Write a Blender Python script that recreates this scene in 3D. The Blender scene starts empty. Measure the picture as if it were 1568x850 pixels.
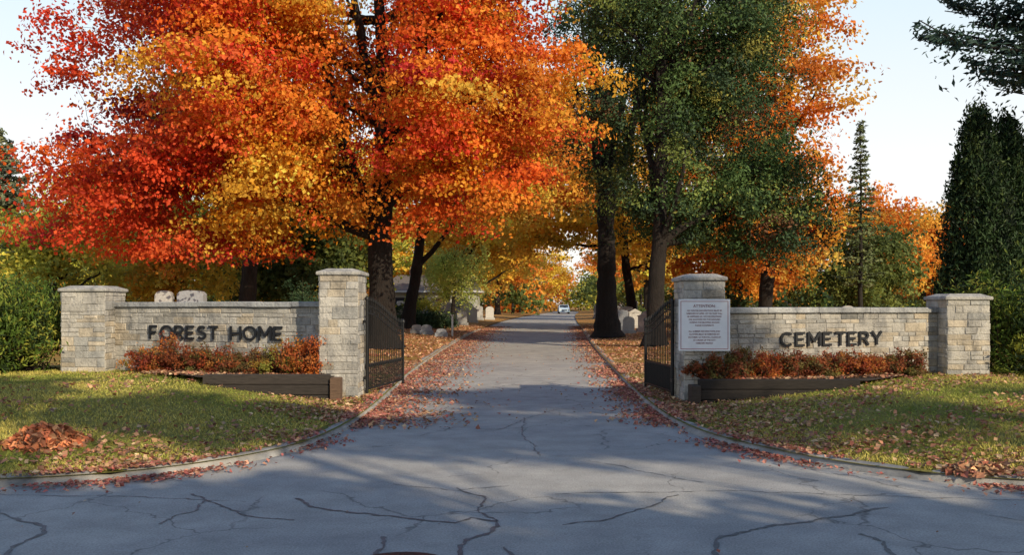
import bpy, math, random
import numpy as np
from mathutils import Vector, noise, Matrix
R=np.random.default_rng(7); random.seed(7)
scene=bpy.context.scene
# ------------------------------------------------------------------ materials
def newmat(name):
    m=bpy.data.materials.new(name); m.use_nodes=True
    nt=m.node_tree; nt.nodes.clear()
    out=nt.nodes.new('ShaderNodeOutputMaterial')
    return m,nt,out
def N(nt,t,**k):
    n=nt.nodes.new(t)
    for a,b in k.items():
        if a in n.inputs: n.inputs[a].default_value=b
        else: setattr(n,a,b)
    return n
def L(nt,a,b): nt.links.new(a,b)
def noise_n(nt,scale,detail=4,rough=.55,coord=None):
    n=N(nt,'ShaderNodeTexNoise',Scale=scale,Detail=detail,Roughness=rough)
    if coord: L(nt,coord,n.inputs['Vector'])
    return n
def ramp(nt,fac,stops):
    r=nt.nodes.new('ShaderNodeValToRGB'); e=r.color_ramp.elements
    while len(e)>1: e.remove(e[-1])
    e[0].position=stops[0][0]; c=stops[0][1]; e[0].color=(*c,1) if len(c)==3 else c
    for p,c in stops[1:]:
        x=e.new(p); x.color=(*c,1)
    L(nt,fac,r.inputs['Fac']); return r
def mixc(nt,fac,a,b,mode='MIX'):
    m=nt.nodes.new('ShaderNodeMix'); m.data_type='RGBA'; m.blend_type=mode
    if isinstance(fac,(int,float)): m.inputs[0].default_value=fac
    else: L(nt,fac,m.inputs[0])
    for s,i in ((a,6),(b,7)):
        if isinstance(s,tuple): m.inputs[i].default_value=(*s,1)
        else: L(nt,s,m.inputs[i])
    return m.outputs[2]
def leaf_mat(name,trans=.35,rough=.55):
    m,nt,out=newmat(name)
    a=N(nt,'ShaderNodeAttribute',attribute_name='Col')
    p=N(nt,'ShaderNodeBsdfPrincipled',Roughness=rough); p.inputs['Specular IOR Level'].default_value=.2
    t=N(nt,'ShaderNodeBsdfTranslucent'); mx=N(nt,'ShaderNodeMixShader',Fac=trans)
    L(nt,a.outputs['Color'],p.inputs['Base Color']); L(nt,a.outputs['Color'],t.inputs['Color'])
    L(nt,p.outputs[0],mx.inputs[1]); L(nt,t.outputs[0],mx.inputs[2]); L(nt,mx.outputs[0],out.inputs[0])
    return m
def surf_mat(name,usecol=True,base=(.3,.3,.3),nscale=8,amt=.35,bump=.3,bscale=40,rough=.85,stretch=None,metal=0,dist=.01,stain=0):
    m,nt,out=newmat(name)
    tc=N(nt,'ShaderNodeTexCoord'); co=tc.outputs['Object']
    if stretch:
        mp=N(nt,'ShaderNodeMapping'); mp.inputs['Scale'].default_value=stretch; L(nt,co,mp.inputs[0]); co=mp.outputs[0]
    n1=noise_n(nt,nscale,6,.6,co); n2=noise_n(nt,bscale,5,.65,co)
    rp=ramp(nt,n1.outputs[0],[(.25,(1-amt,)*3),(.75,(1+amt*.6,)*3)])
    if usecol:
        a=N(nt,'ShaderNodeAttribute',attribute_name='Col').outputs['Color']
    else: a=base
    c=mixc(nt,1.0,a,rp.outputs[0],'MULTIPLY')
    if stain:
        mp2=N(nt,'ShaderNodeMapping'); mp2.inputs['Scale'].default_value=(2.2,2.2,.8); L(nt,tc.outputs['Object'],mp2.inputs[0])
        n3=noise_n(nt,1.6,8,.75,mp2.outputs[0]); n4=noise_n(nt,38,3,.7,tc.outputs['Object'])
        c=mixc(nt,1,c,ramp(nt,n3.outputs[0],[(.36,(.58,.59,.62)),(.52,(1,.99,.98)),(.7,(1.12,1.1,1.05))]).outputs[0],'MULTIPLY')
        c=mixc(nt,1,c,ramp(nt,n4.outputs[0],[(.3,(.72,.72,.73)),(.5,(1,1,1))]).outputs[0],'MULTIPLY')
    p=N(nt,'ShaderNodeBsdfPrincipled',Roughness=rough,Metallic=metal); p.inputs['Specular IOR Level'].default_value=.3
    L(nt,c,p.inputs['Base Color'])
    b=N(nt,'ShaderNodeBump',Strength=bump,Distance=dist); L(nt,n2.outputs[0],b.inputs['Height']); L(nt,b.outputs[0],p.inputs['Normal'])
    L(nt,p.outputs[0],out.inputs[0]); return m
M_leaf=leaf_mat('leaf',.46); M_needle=leaf_mat('needles',.15,.6); M_litter=leaf_mat('leaf_litter',.1,.7)
M_bark=surf_mat('bark',True,nscale=3,amt=.55,bump=1,bscale=9,stretch=(3,3,.6),dist=.08)
M_stone=surf_mat('limestone',True,nscale=5,amt=.3,bump=1,bscale=22,dist=.025,stain=1)
M_conc=surf_mat('weathered_concrete',False,(.33,.31,.285),nscale=2.5,amt=.6,bump=.8,bscale=25,dist=.015)
M_iron=surf_mat('black_iron',False,(.012,.012,.013),rough=.45,bump=.1)
M_wood=surf_mat('dark_timber',True,nscale=6,amt=.5,bump=.7,bscale=20,stretch=(1,8,8),dist=.01)
M_paint=surf_mat('painted',True,amt=.06,bump=.05,rough=.5)
M_glass=surf_mat('dark_glass',False,(.03,.035,.045),rough=.12,bump=0,amt=.1)
def asphalt():
    m,nt,out=newmat('old_asphalt'); co=N(nt,'ShaderNodeTexCoord').outputs['Object']
    big=noise_n(nt,.35,4,.6,co); mid=noise_n(nt,2.2,6,.65,co); fine=noise_n(nt,60,3,.7,co)
    c=ramp(nt,big.outputs[0],[(.3,(.32,.31,.305)),(.7,(.43,.405,.37))]).outputs[0]
    c=mixc(nt,1,c,ramp(nt,mid.outputs[0],[(.3,(.76,)*3),(.7,(1.1,)*3)]).outputs[0],'MULTIPLY')
    c=mixc(nt,1,c,ramp(nt,fine.outputs[0],[(.3,(.66,)*3),(.7,(1.25,)*3)]).outputs[0],'MULTIPLY')
    wn=noise_n(nt,1.3,4,.6,co)
    add=N(nt,'ShaderNodeVectorMath',operation='MULTIPLY_ADD'); L(nt,wn.outputs['Color'],add.inputs[0]); add.inputs[1].default_value=(.9,.9,0); L(nt,co,add.inputs[2])
    v=N(nt,'ShaderNodeTexVoronoi',Scale=.62); v.feature='DISTANCE_TO_EDGE'; L(nt,add.outputs[0],v.inputs['Vector'])
    cr=ramp(nt,v.outputs['Distance'],[(0,(.5,)*3),(.004,(.65,)*3),(.009,(1,)*3)])
    mk=ramp(nt,noise_n(nt,.5,2,.5,co).outputs[0],[(.45,(0,)*3),(.55,(1,)*3)])
    crm=mixc(nt,mk.outputs[0],(1.,1.,1.),cr.outputs[0])
    c=mixc(nt,1,c,crm,'MULTIPLY')
    p=N(nt,'ShaderNodeBsdfPrincipled',Roughness=.85); p.inputs['Specular IOR Level'].default_value=.3
    L(nt,c,p.inputs['Base Color'])
    b=N(nt,'ShaderNodeBump',Strength=.6,Distance=.006); L(nt,fine.outputs[0],b.inputs['Height']); L(nt,b.outputs[0],p.inputs['Normal'])
    L(nt,p.outputs[0],out.inputs[0]); return m
M_asph=asphalt()
def tarm():
    m,nt,out=newmat('crack_sealant'); p=N(nt,'ShaderNodeBsdfPrincipled',Roughness=.6)
    co=N(nt,'ShaderNodeTexCoord').outputs['Object']
    n=noise_n(nt,9,4,.6,co); L(nt,ramp(nt,n.outputs[0],[(.3,(.06,)*3),(.75,(.16,.16,.165))]).outputs[0],p.inputs['Base Color'])
    L(nt,p.outputs[0],out.inputs[0]); return m
M_tar=tarm()
def grassm():
    m,nt,out=newmat('lawn_grass'); co=N(nt,'ShaderNodeTexCoord').outputs['Object']
    a=noise_n(nt,.6,5,.6,co); f=noise_n(nt,35,4,.7,co)
    c=ramp(nt,a.outputs[0],[(.3,(.14,.15,.035)),(.55,(.25,.22,.06)),(.8,(.33,.26,.09))]).outputs[0]
    c=mixc(nt,1,c,ramp(nt,f.outputs[0],[(.25,(.45,)*3),(.75,(1.4,)*3)]).outputs[0],'MULTIPLY')
    sx=N(nt,'ShaderNodeSeparateXYZ'); L(nt,co,sx.inputs[0])
    mr=N(nt,'ShaderNodeMapRange'); mr.inputs[1].default_value=18; mr.inputs[2].default_value=30; mr.inputs[3].default_value=0; mr.inputs[4].default_value=.85; L(nt,sx.outputs[1],mr.inputs[0])
    lf=ramp(nt,noise_n(nt,.8,6,.7,co).outputs[0],[(.32,(0,)*3),(.52,(1,)*3)])
    mul=N(nt,'ShaderNodeMath',operation='MULTIPLY'); L(nt,mr.outputs[0],mul.inputs[0]); L(nt,lf.outputs[0],mul.inputs[1])
    lc=ramp(nt,noise_n(nt,14,4,.7,co).outputs[0],[(.3,(.14,.06,.03)),(.5,(.42,.18,.06)),(.7,(.56,.31,.12))])
    c=mixc(nt,mul.outputs[0],c,lc.outputs[0])
    p=N(nt,'ShaderNodeBsdfPrincipled',Roughness=.95); p.inputs['Specular IOR Level'].default_value=.1
    L(nt,c,p.inputs['Base Color'])
    b=N(nt,'ShaderNodeBump',Strength=.8,Distance=.03); L(nt,f.outputs[0],b.inputs['Height']); L(nt,b.outputs[0],p.inputs['Normal'])
    L(nt,p.outputs[0],out.inputs[0]); return m
M_grass=grassm()
# ------------------------------------------------------------------ mesh builder
class MB:
    def __init__(s): s.v=[];s.f=[];s.c=[];s.m=[];s.s=[];s.n=0
    def add(s,v,f,col=(1,1,1),mat=0,smooth=False):
        v=np.asarray(v,float).reshape(-1,3); f=np.asarray(f,int).reshape(-1,4)
        c=np.broadcast_to(np.asarray(col,float),(len(v),3))
        s.v.append(v); s.f.append(f+s.n); s.c.append(c); s.m.append(np.full(len(f),mat)); s.s.append(np.full(len(f),smooth)); s.n+=len(v)
    def build(s,name,mats,parent=None):
        v=np.concatenate(s.v); f=np.concatenate(s.f); c=np.concatenate(s.c); mi=np.concatenate(s.m); sm=np.concatenate(s.s)
        me=bpy.data.meshes.new(name); me.vertices.add(len(v)); me.vertices.foreach_set('co',v.astype(np.float32).ravel())
        me.loops.add(4*len(f)); me.loops.foreach_set('vertex_index',f.astype(np.int32).ravel())
        me.polygons.add(len(f)); me.polygons.foreach_set('loop_start',np.arange(0,4*len(f),4,dtype=np.int32))
        try: me.polygons.foreach_set('loop_total',np.full(len(f),4,dtype=np.int32))
        except Exception: pass
        me.polygons.foreach_set('material_index',mi.astype(np.int32)); me.polygons.foreach_set('use_smooth',sm.astype(bool))
        a=me.attributes.new('Col','FLOAT_COLOR','POINT'); a.data.foreach_set('color',np.hstack([c,np.ones((len(c),1))]).astype(np.float32).ravel())
        for m in mats: me.materials.append(m)
        me.update(calc_edges=True)
        o=bpy.data.objects.new(name,me); scene.collection.objects.link(o)
        if parent: o.parent=parent
        return o
def unit(a): return a/np.maximum(np.linalg.norm(a,axis=-1,keepdims=True),1e-9)
def nrm_c(size): return np.clip(R.normal(size=size),-1.9,1.9)
def tube(mb,P,rad,col=(.05,.04,.03),mat=0,sides=6):
    P=np.asarray(P,float); k=len(P); T=unit(np.gradient(P,axis=0))
    ref=np.array([0.13,0.05,1.]) if abs(T[:,2]).mean()<.8 else np.array([1.,.1,0])
    A=unit(np.cross(T,ref)); B=np.cross(T,A); th=np.linspace(0,2*np.pi,sides,endpoint=False)
    rad=np.broadcast_to(np.asarray(rad,float),(k,))
    V=P[:,None]+rad[:,None,None]*(np.cos(th)[None,:,None]*A[:,None]+np.sin(th)[None,:,None]*B[:,None])
    i,j=np.meshgrid(np.arange(k-1),np.arange(sides),indexing='ij'); j2=(j+1)%sides
    F=np.stack([i*sides+j,i*sides+j2,(i+1)*sides+j2,(i+1)*sides+j],-1).reshape(-1,4)
    mb.add(V.reshape(-1,3),F,col,mat,True)
BF=[[0,3,2,1],[4,5,6,7],[0,1,5,4],[1,2,6,5],[2,3,7,6],[3,0,4,7]]
def box(mb,O,U,V,W,col=(1,1,1),mat=0,ch=0,top=1.0):
    O,U,V,W=[np.asarray(a,float) for a in (O,U,V,W)]
    if ch<=0 and top==1:
        mb.add([O,O+U,O+U+V,O+V,O+W,O+U+W,O+U+V+W,O+V+W],BF,col,mat); return
    u,v,w=unit(U),unit(V),unit(W)
    def ring(z,i): 
        b=O+w*z; return [b+u*i+v*i,b+U-u*i+v*i,b+U+V-u*i-v*i,b+V+u*i-v*i]
    h=np.linalg.norm(W)
    vs=ring(0,ch)+ring(ch,0)+ring(h-ch,0)+ring(h,ch)
    f=[[3,2,1,0],[12,13,14,15]]
    for r in range(3):
        for k in range(4): f.append([r*4+k,r*4+(k+1)%4,(r+1)*4+(k+1)%4,(r+1)*4+k])
    mb.add(vs,f,col,mat)
def quads_at(mb,P,size,asp,cols,mat,up=.5,flatten=None,axis=None,bias=None,rn=.6):
    n=len(P)
    if bias is not None: nrm=unit(R.normal(size=(n,3))*rn+bias)
    elif flatten is not None: nrm=unit(R.normal(size=(n,3))*flatten+np.array([0,0,1.]))
    else: nrm=unit(R.normal(size=(n,3))+np.array([0,0,up])*1.0)
    t=R.normal(size=(n,3)) if axis is None else axis+R.normal(size=(n,3))*.45
    t=unit(t-nrm*np.sum(t*nrm,-1,keepdims=True)); b=np.cross(nrm,t)
    s=(size*R.uniform(.6,1.3,n))[:,None]
    V=np.stack([P-t*s*.5,P+b*s*asp*.5+t*s*.05,P+t*s*.5,P-b*s*asp*.5+t*s*.05],1)
    V[:,1]+=nrm*s*.12; V[:,3]+=nrm*s*.12
    F=np.arange(4*n).reshape(-1,4)
    mb.add(V.reshape(-1,3),F,np.repeat(cols,4,axis=0),mat)
def palette(*items):
    cs=np.array([i[:3] for i in items]); w=np.array([i[3] for i in items],float); w/=w.sum()
    return lambda c: cs[R.choice(len(cs),p=w)]
def clump_cols(pal,c,n,jit=.10,mixp=.12):
    base=np.array(pal(c)); cols=np.tile(base,(n,1)); k=R.random(n)<mixp
    alt=np.array([pal(c) for _ in range(5)]); idx=R.integers(0,5,n); cols[k]=(alt[idx]*.6+base*.4)[k]
    g=R.lognormal(0,jit,n)[:,None]; return np.clip(cols*g*R.uniform(.82,1.2),0,.9)
def make_tree(name,base,top,r0,ells,ncl,cr,nleaf,ls,pal,seed=1,nlimb=12,flat=.5,bark=(.022,.016,.013),asp=.75,leafmat=None,tmin=.25,up=.5,droop=.25,holes=.0,hang=None,reject=None,limbs=(),spc=.62,coh=.9,nsub=8):
    global R
    R=np.random.default_rng(seed); mb=MB(); base=np.array(base,float); top=np.array(top,float)
    k=18; t=np.linspace(0,1,k)[:,None]; P=base+(top-base)*t+np.array([1,1,0])*np.cumsum(R.normal(size=(k,3)),0)*.035*np.linalg.norm(top-base)/12*np.minimum(1,t*4)
    tf=np.linspace(0,1,60); Pf=np.stack([np.interp(tf,t[:,0],P[:,q]) for q in range(3)],-1)
    rad=r0*(1-.85*t[:,0])+.02; rad+=r0*.7*np.exp(-t[:,0]*np.linalg.norm(top-base)/.45)
    radf=(r0*(1-.85*tf)+.02+r0*.75*np.exp(-tf*np.linalg.norm(top-base)/.4))*(1+.05*R.normal(size=60)); tube(mb,Pf,radf,bark,0,12)
    SP=[P]; SR=[rad]
    E=[np.array(e,float) for e in ells]; vol=np.array([e[3]*e[4]*e[5] for e in E]); vol/=vol.sum()
    def samp(pw):
        e=E[R.choice(len(E),p=vol)]; d=unit(R.normal(size=3)); return e[:3]+d*e[3:6]*R.random()**pw
    for (tt,e,rr) in limbs:
        a=P[int(tt*(k-1))]; e=np.array(e,float); s=np.linspace(0,1,14)[:,None]; m=(a+e)/2+np.array([(e-a)[0]*.25,0,-.06*np.linalg.norm(e-a)])
        C=(1-s)**2*a+2*s*(1-s)*m+s*s*e+np.cumsum(R.normal(size=(14,3)),0)*.05*np.minimum(1,s*5); rl=rr*(1-.75*s[:,0])+.012
        tube(mb,C,rl,bark,0,8); SP.append(C); SR.append(rl)
    for i in range(nlimb):
        tt=R.uniform(tmin,.85); q=tt*(k-1); a=P[int(q)]
        for _ in range(20):
            e=samp(.5)
            if e[2]>a[2]+.3: break
        e=a+(e-a)*.85; m=(a+e)/2+np.array([0,0,-.12*np.linalg.norm(e-a)])*.6; s=np.linspace(0,1,12)[:,None]
        C=(1-s)**2*a+2*s*(1-s)*m+s*s*e+np.cumsum(R.normal(size=(12,3)),0)*.05*np.minimum(1,s*5)
        rr=min(rad[int(q)]*.55,.05+.022*np.linalg.norm(e-a)); rl=rr*(1-.8*s[:,0])+.012
        tube(mb,C,rl,bark,0,7); SP.append(C); SR.append(rl)
    C=[];tries=0
    while len(C)<ncl and tries<ncl*12:
        tries+=1; c=samp(.42)
        if holes>0 and noise.noise(Vector(c/1.9)+Vector((seed,0,0)))<-.35+holes: continue
        if reject and reject(c): continue
        if C and np.min(np.linalg.norm((np.array(C)-c)*np.array([1,1,1/max(flat,.4)]),axis=1))<cr*spc: continue
        C.append(c)
    C=np.array(C); ax=np.linalg.norm(C[:,:2]-P[-1,:2],axis=1); C=C[np.argsort(ax)]
    SPa=np.concatenate(SP); SRa=np.concatenate(SR)
    for c in C:
        d=np.linalg.norm(SPa-c,axis=1)+np.maximum(0,SPa[:,2]-c[2])*1.2; j=np.argmin(d); a=SPa[j]; l=np.linalg.norm(c-a)
        s=np.linspace(0,1,6)[:,None]; m=(a+c)/2+np.array([0,0,.15*l]); B=(1-s)**2*a+2*s*(1-s)*m+s*s*c+R.normal(size=(6,3))*.02*l*np.sin(s*3.14)
        rb=min(SRa[j]*.7,.018+.014*l); rl=rb*(1-.75*s[:,0])+.004
        tube(mb,B,rl,bark,0,5); SPa=np.vstack([SPa,B[2:]]); SRa=np.concatenate([SRa,rl[2:]])
        n=int(nleaf*R.uniform(.55,1.4)); sc=cr*R.uniform(.7,1.3)
        sub=(nrm_c((nsub,3))*sc*.58*np.array([1,1,flat])); si=R.integers(0,nsub,n)
        loc=nrm_c((n,3))*np.array([1,1,flat])*sc*.3
        o=loc+sub[si]
        o[:,2]-=droop*np.linalg.norm(o[:,:2],axis=1)
        cols=clump_cols(pal,c,n); sg=R.lognormal(0,.12,nsub)[si][:,None]
        bias=unit(loc*np.array([1,1,1/flat])+o*.6)*coh+np.array([0,0,.35])
        quads_at(mb,c+o,ls,asp,np.clip(cols*sg,0,.9),1,axis=hang,bias=bias)
    return mb.build(name,[M_bark,leafmat or M_leaf])
def make_conifer(name,base,H,prof,nb,tl,cols,seed=1,r0=.2,dens=26,h0=.12,droop=-.15,bark=(.025,.02,.016),spread=.16,inner=.25):
    global R
    R=np.random.default_rng(seed); mb=MB(); base=np.array(base,float); t=np.linspace(0,1,16)[:,None]
    P=base+np.array([0,0,H])*t+R.normal(size=(16,3))*np.array([.03,.03,0])
    tube(mb,P,r0*(1-.93*t[:,0]),bark,0,9); pal=palette(*cols)
    for i in range(nb):
        h=h0+(1-h0)*((i+R.random())/nb)**.9; h=min(h,.995); rr=prof(h)*R.uniform(.6,1.2); th=R.uniform(0,2*np.pi) if nb<40 else i*2.399+R.normal()*.3
        d=np.array([math.cos(th),math.sin(th),0]); s=np.linspace(0,1,7)[:,None]; a=base+np.array([0,0,H*h])
        B=a+d*rr*s+np.array([0,0,1])*(droop*rr*s+ .14*rr*s**3)+np.cumsum(R.normal(size=(7,3)),0)*.02*rr
        tube(mb,B,(.012+.012*rr)*(1-.8*s[:,0])+.003,bark,0,4)
        n=int(dens*rr/tl*.35)+12; u=R.uniform(inner,1.03,n)[:,None]; pos=a+d*rr*u+np.array([0,0,1])*(droop*rr*u+.14*rr*u**3)
        wd=spread*rr*(1.15-u)*1.6+.06; side=np.cross(d,[0,0,1]); pos=pos+side*R.normal(size=(n,1))*wd+R.normal(size=(n,3))*.05*tl*4
        axis=np.tile(d,(n,1))+side*R.normal(size=(n,1))*.8
        quads_at(mb,pos,tl,.38,clump_cols(pal,a,n),1,up=1.2,axis=axis,bias=np.tile(d*.6+np.array([0,0,.6]),(n,1)))
    return mb.build(name,[M_bark,M_needle])
def make_shrub(name,ells,n,ls,asp,pal,seed=1,mat=None,up=.3,twig=(.05,.03,.02),axis=None,rough=.35,base_z=.3,nt=14,tl=1.2):
    global R
    R=np.random.default_rng(seed); mb=MB(); E=np.array(ells,float); vol=E[:,3]*E[:,4]*E[:,5]; vol/=vol.sum()
    for e in E:
        for _ in range(nt):
            d=unit(np.array([R.normal(),R.normal(),abs(R.normal())+.4])); end=e[:3]+d*e[3:6]*R.uniform(.8,tl); st=np.array([e[0]+R.normal()*.08,e[1]+R.normal()*.08,base_z])
            s=np.linspace(0,1,5)[:,None]; tube(mb,st+(end-st)*s+R.normal(size=(5,3))*.02,.012*(1-.7*s[:,0]),twig,0,4)
            m=26; quads_at(mb,end+(st-end)*R.uniform(0,.35,(m,1))+R.normal(size=(m,3))*ls*.8,ls,asp,clump_cols(pal,end,m),1,up=up)
    nc=max(8,n//70)
    for i in range(nc):
        e=E[R.choice(len(E),p=vol)]; d=unit(R.normal(size=3)); rr=R.random()**.3
        c=e[:3]+d*e[3:6]*rr*(1+rough*noise.noise(Vector(d*2.5+e[:3])))
        if c[2]<base_z: continue
        m=int(70*R.uniform(.6,1.4)); sc=.16*np.mean(e[3:6])
        lo=R.normal(size=(m,3)); pos=c+lo*sc*np.array([1,1,.8])
        a=None
        if axis is not None: a=np.tile(d*.6+np.array(axis),(m,1))
        quads_at(mb,pos,ls,asp,clump_cols(pal,c,m),1,up=up,axis=a,bias=unit(lo+d)*.8+np.array([0,0,.25]))
    return mb.build(name,[M_bark,mat or M_leaf])
# ------------------------------------------------------------------ ground
def chaikin(p,n=3):
    p=np.array(p,float)
    for _ in range(n):
        q=p[:-1]*.75+p[1:]*.25; r=p[:-1]*.25+p[1:]*.75
        p=np.vstack([p[:1],np.stack([q,r],1).reshape(-1,2),p[-1:]])
    return p
EL=chaikin([(-150,8.3),(-40,8.3),(-8,8.3),(-5,8.36),(-3.6,8.8),(-2.6,10.1),(-2.3,11.4),(-2.2,13.5),(-2.3,17.6),(-2.5,22.7),(-2.5,36),(-2.1,60),(-.5,95),(2.6,130),(8.3,183)])
ER=chaikin([(150,8.05),(40,8.05),(8,8.05),(4.9,8.2),(3.4,9.2),(2.55,11.0),(2.3,12.5),(2.25,14.4),(2.37,18.3),(2.55,22.7),(3.16,36),(4.3,55),(6.6,95),(8.9,130),(13.5,183)])
def dist_poly(x,y,E):
    p=np.stack([x,y],-1); best=np.full(x.shape,1e9)
    for a,b in zip(E[:-1],E[1:]):
        ab=b-a; t=np.clip(((p-a)@ab)/(ab@ab+1e-12),0,1); q=a+t[...,None]*ab; best=np.minimum(best,np.linalg.norm(p-q,axis=-1))
    return best
def sm(t): t=np.clip(t,0,1); return t*t*(3-2*t)
def lawn_h(x,y,E=None):
    x=np.asarray(x,float); y=np.asarray(y,float); E=E if E is not None else (EL if np.mean(x)<0 else ER)
    d=dist_poly(x,y,E); amp=.32-.2*sm((y-18)/5)
    return .075+amp*sm((d-.15)/3.6)+.02*np.sin(x*.9+y*.5)*sm(d/3)
def edge_x(E,y):
    k=E[:,1]>E[0,1]+.004; return np.interp(y,E[k,1],E[k,0])
def lawn(name,E,sgn):
    ys=np.concatenate([np.linspace(E[0,1]+.006,12,46),np.linspace(12.2,24,50),np.linspace(25,183,60),[220,300,450]])
    n=70; tt=(np.linspace(0,1,n))**2.6; V=[]
    for y in ys:
        x0=edge_x(E,y); x=x0+(sgn*170-x0)*tt; z=lawn_h(x,np.full(n,y),E); V.append(np.stack([x,np.full(n,y),z],-1))
    V=np.array(V); i,j=np.meshgrid(np.arange(len(ys)-1),np.arange(n-1),indexing='ij')
    F=np.stack([i*n+j,i*n+j+1,(i+1)*n+j+1,(i+1)*n+j],-1).reshape(-1,4)
    if sgn<0: F=F[:,::-1]
    mb=MB(); mb.add(V.reshape(-1,3),F,(1,1,1),0,True); mb.build(name,[M_grass])
lawn('lawn',EL,-1); lawn('lawn',ER,1)
mb=MB(); g=3000; mb.add([(-g,-g,-.02),(g,-g,-.02),(g,g,-.02),(-g,g,-.02)],[[0,1,2,3]]); mb.build('ground',[M_grass])
mb=MB(); ys=np.linspace(9,200,60); V=[];
for y in ys: V+= [(edge_x(EL,y)-.1,y,0),(edge_x(ER,y)+.1,y,0)]
mb.add(V,[[2*i,2*i+1,2*i+3,2*i+2] for i in range(59)]); mb.build('driveway',[M_asph])
mb=MB(); mb.add([(-170,-5,0),(170,-5,0),(170,9,0),(-170,9,0)],[[0,1,2,3]]); mb.build('road',[M_asph])
def kerb(name,E,sgn):
    k=(np.abs(E[:,0])<60)&(E[:,1]<60); P=E[k]
    s=np.concatenate([[0],np.cumsum(np.linalg.norm(np.diff(P,axis=0),axis=1))]); ss=np.arange(0,s[-1],.18); P=np.stack([np.interp(ss,s,P[:,0]),np.interp(ss,s,P[:,1])],-1)
    T=unit(np.gradient(P,axis=0)); nn=np.stack([-T[:,1],T[:,0]],-1)*(1 if sgn<0 else -1)
    rr=np.random.default_rng(3); wob=np.convolve(rr.normal(size=len(P)),np.ones(5)/5,'same')*.022
    prof=[(-.04,-.01),(-.02,.03),(.03,.075),(.07,.088),(.13,.088),(.16,.075),(.17,.03)]; V=[]
    for i in range(len(P)):
        gap=-.035 if i%14==0 else 0
        for (o,z) in prof:
            q=P[i]+nn[i]*(o+wob[i]); V.append((q[0],q[1],z+(wob[i]*.5+gap*(z>.06))))
    m=len(prof); F=[[i*m+j,i*m+j+1,(i+1)*m+j+1,(i+1)*m+j] for i in range(len(P)-1) for j in range(m-1)]
    mb=MB(); mb.add(V,F,(1,1,1),0,True); return mb.build(name,[M_conc])
kerb('kerb',EL,-1); kerb('kerb',ER,1)
def gp(u,v): D=2380/(v-465); return ((u-784)*D/1400,D)
cr=[[(-60,770),(0,781),(35,796),(70,815),(30,838),(-5,870)],[(245,803),(262,790),(300,782),(312,768),(288,757)],[(312,768),(380,790),(450,797)],
[(450,765),(500,780),(580,790),(640,797),(690,803),(725,795),(765,800),(745,815),(715,825),(700,845),(705,870)],[(700,748),(745,762),(725,785),(757,800)],
[(585,822),(590,840),(575,870)],[(800,870),(765,838)],[(865,806),(930,796),(970,782),(1040,758)],[(1130,870),(1092,845),(1093,826),(1160,812),(1230,800),(1300,790),(1365,778)],
[(1310,817),(1360,832),(1356,848),(1420,870)],[(1500,790),(1570,800),(1640,790)],[(915,708),(960,718),(1010,728),(1080,740)],[(640,668),(700,655),(760,660),(812,640),(860,625),(925,634)],
[(600,742),(640,748),(700,752),(780,745)],[(802,640),(798,665),(830,700)],[(380,770),(200,762),(-80,757)],[(850,757),(1100,752),(1500,765),(1700,770)]]
mb=MB(); R=np.random.default_rng(5)
for ci,c in enumerate(cr):
    p=np.array([gp(*q) for q in c]); s=np.concatenate([[0],np.cumsum(np.linalg.norm(np.diff(p,axis=0),axis=1))]); ss=np.arange(0,s[-1],.045)
    q=np.stack([np.interp(ss,s,p[:,0]),np.interp(ss,s,p[:,1])],-1); w=R.normal(size=q.shape); w=np.stack([np.convolve(w[:,i],np.ones(7)/7,'same') for i in (0,1)],-1); q+=w*.06
    T=unit(np.gradient(q,axis=0)); nn=np.stack([-T[:,1],T[:,0]],-1); wd=((.018 if ci in (0,3,5,8,9) else .011) if ci<10 else .006)*(R.uniform(.3,1.4,len(q)))[:,None]
    a=q+nn*wd; b=q-nn*wd; V=np.stack([np.c_[a,np.full(len(a),.004)],np.c_[b,np.full(len(a),.004)]],1).reshape(-1,3)
    mb.add(V,[[2*i,2*i+1,2*i+3,2*i+2] for i in range(len(q)-1)])
mb.build('road_cracks',[M_tar])
mb=MB(); cx,cy=-.72,5.85
for r0_,r1_,z in ((0,.27,.010),(.27,.285,.006),(.285,.36,.012)):
    th=np.linspace(0,2*np.pi,33); V=[]
    for t_ in th: V+=[(cx+max(r0_,.001)*math.cos(t_),cy+max(r0_,.001)*math.sin(t_),z),(cx+r1_*math.cos(t_),cy+r1_*math.sin(t_),z)]
    mb.add(V,[[2*i,2*i+1,2*i+3,2*i+2] for i in range(32)])
mb.build('manhole_cover',[M_iron])
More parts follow.
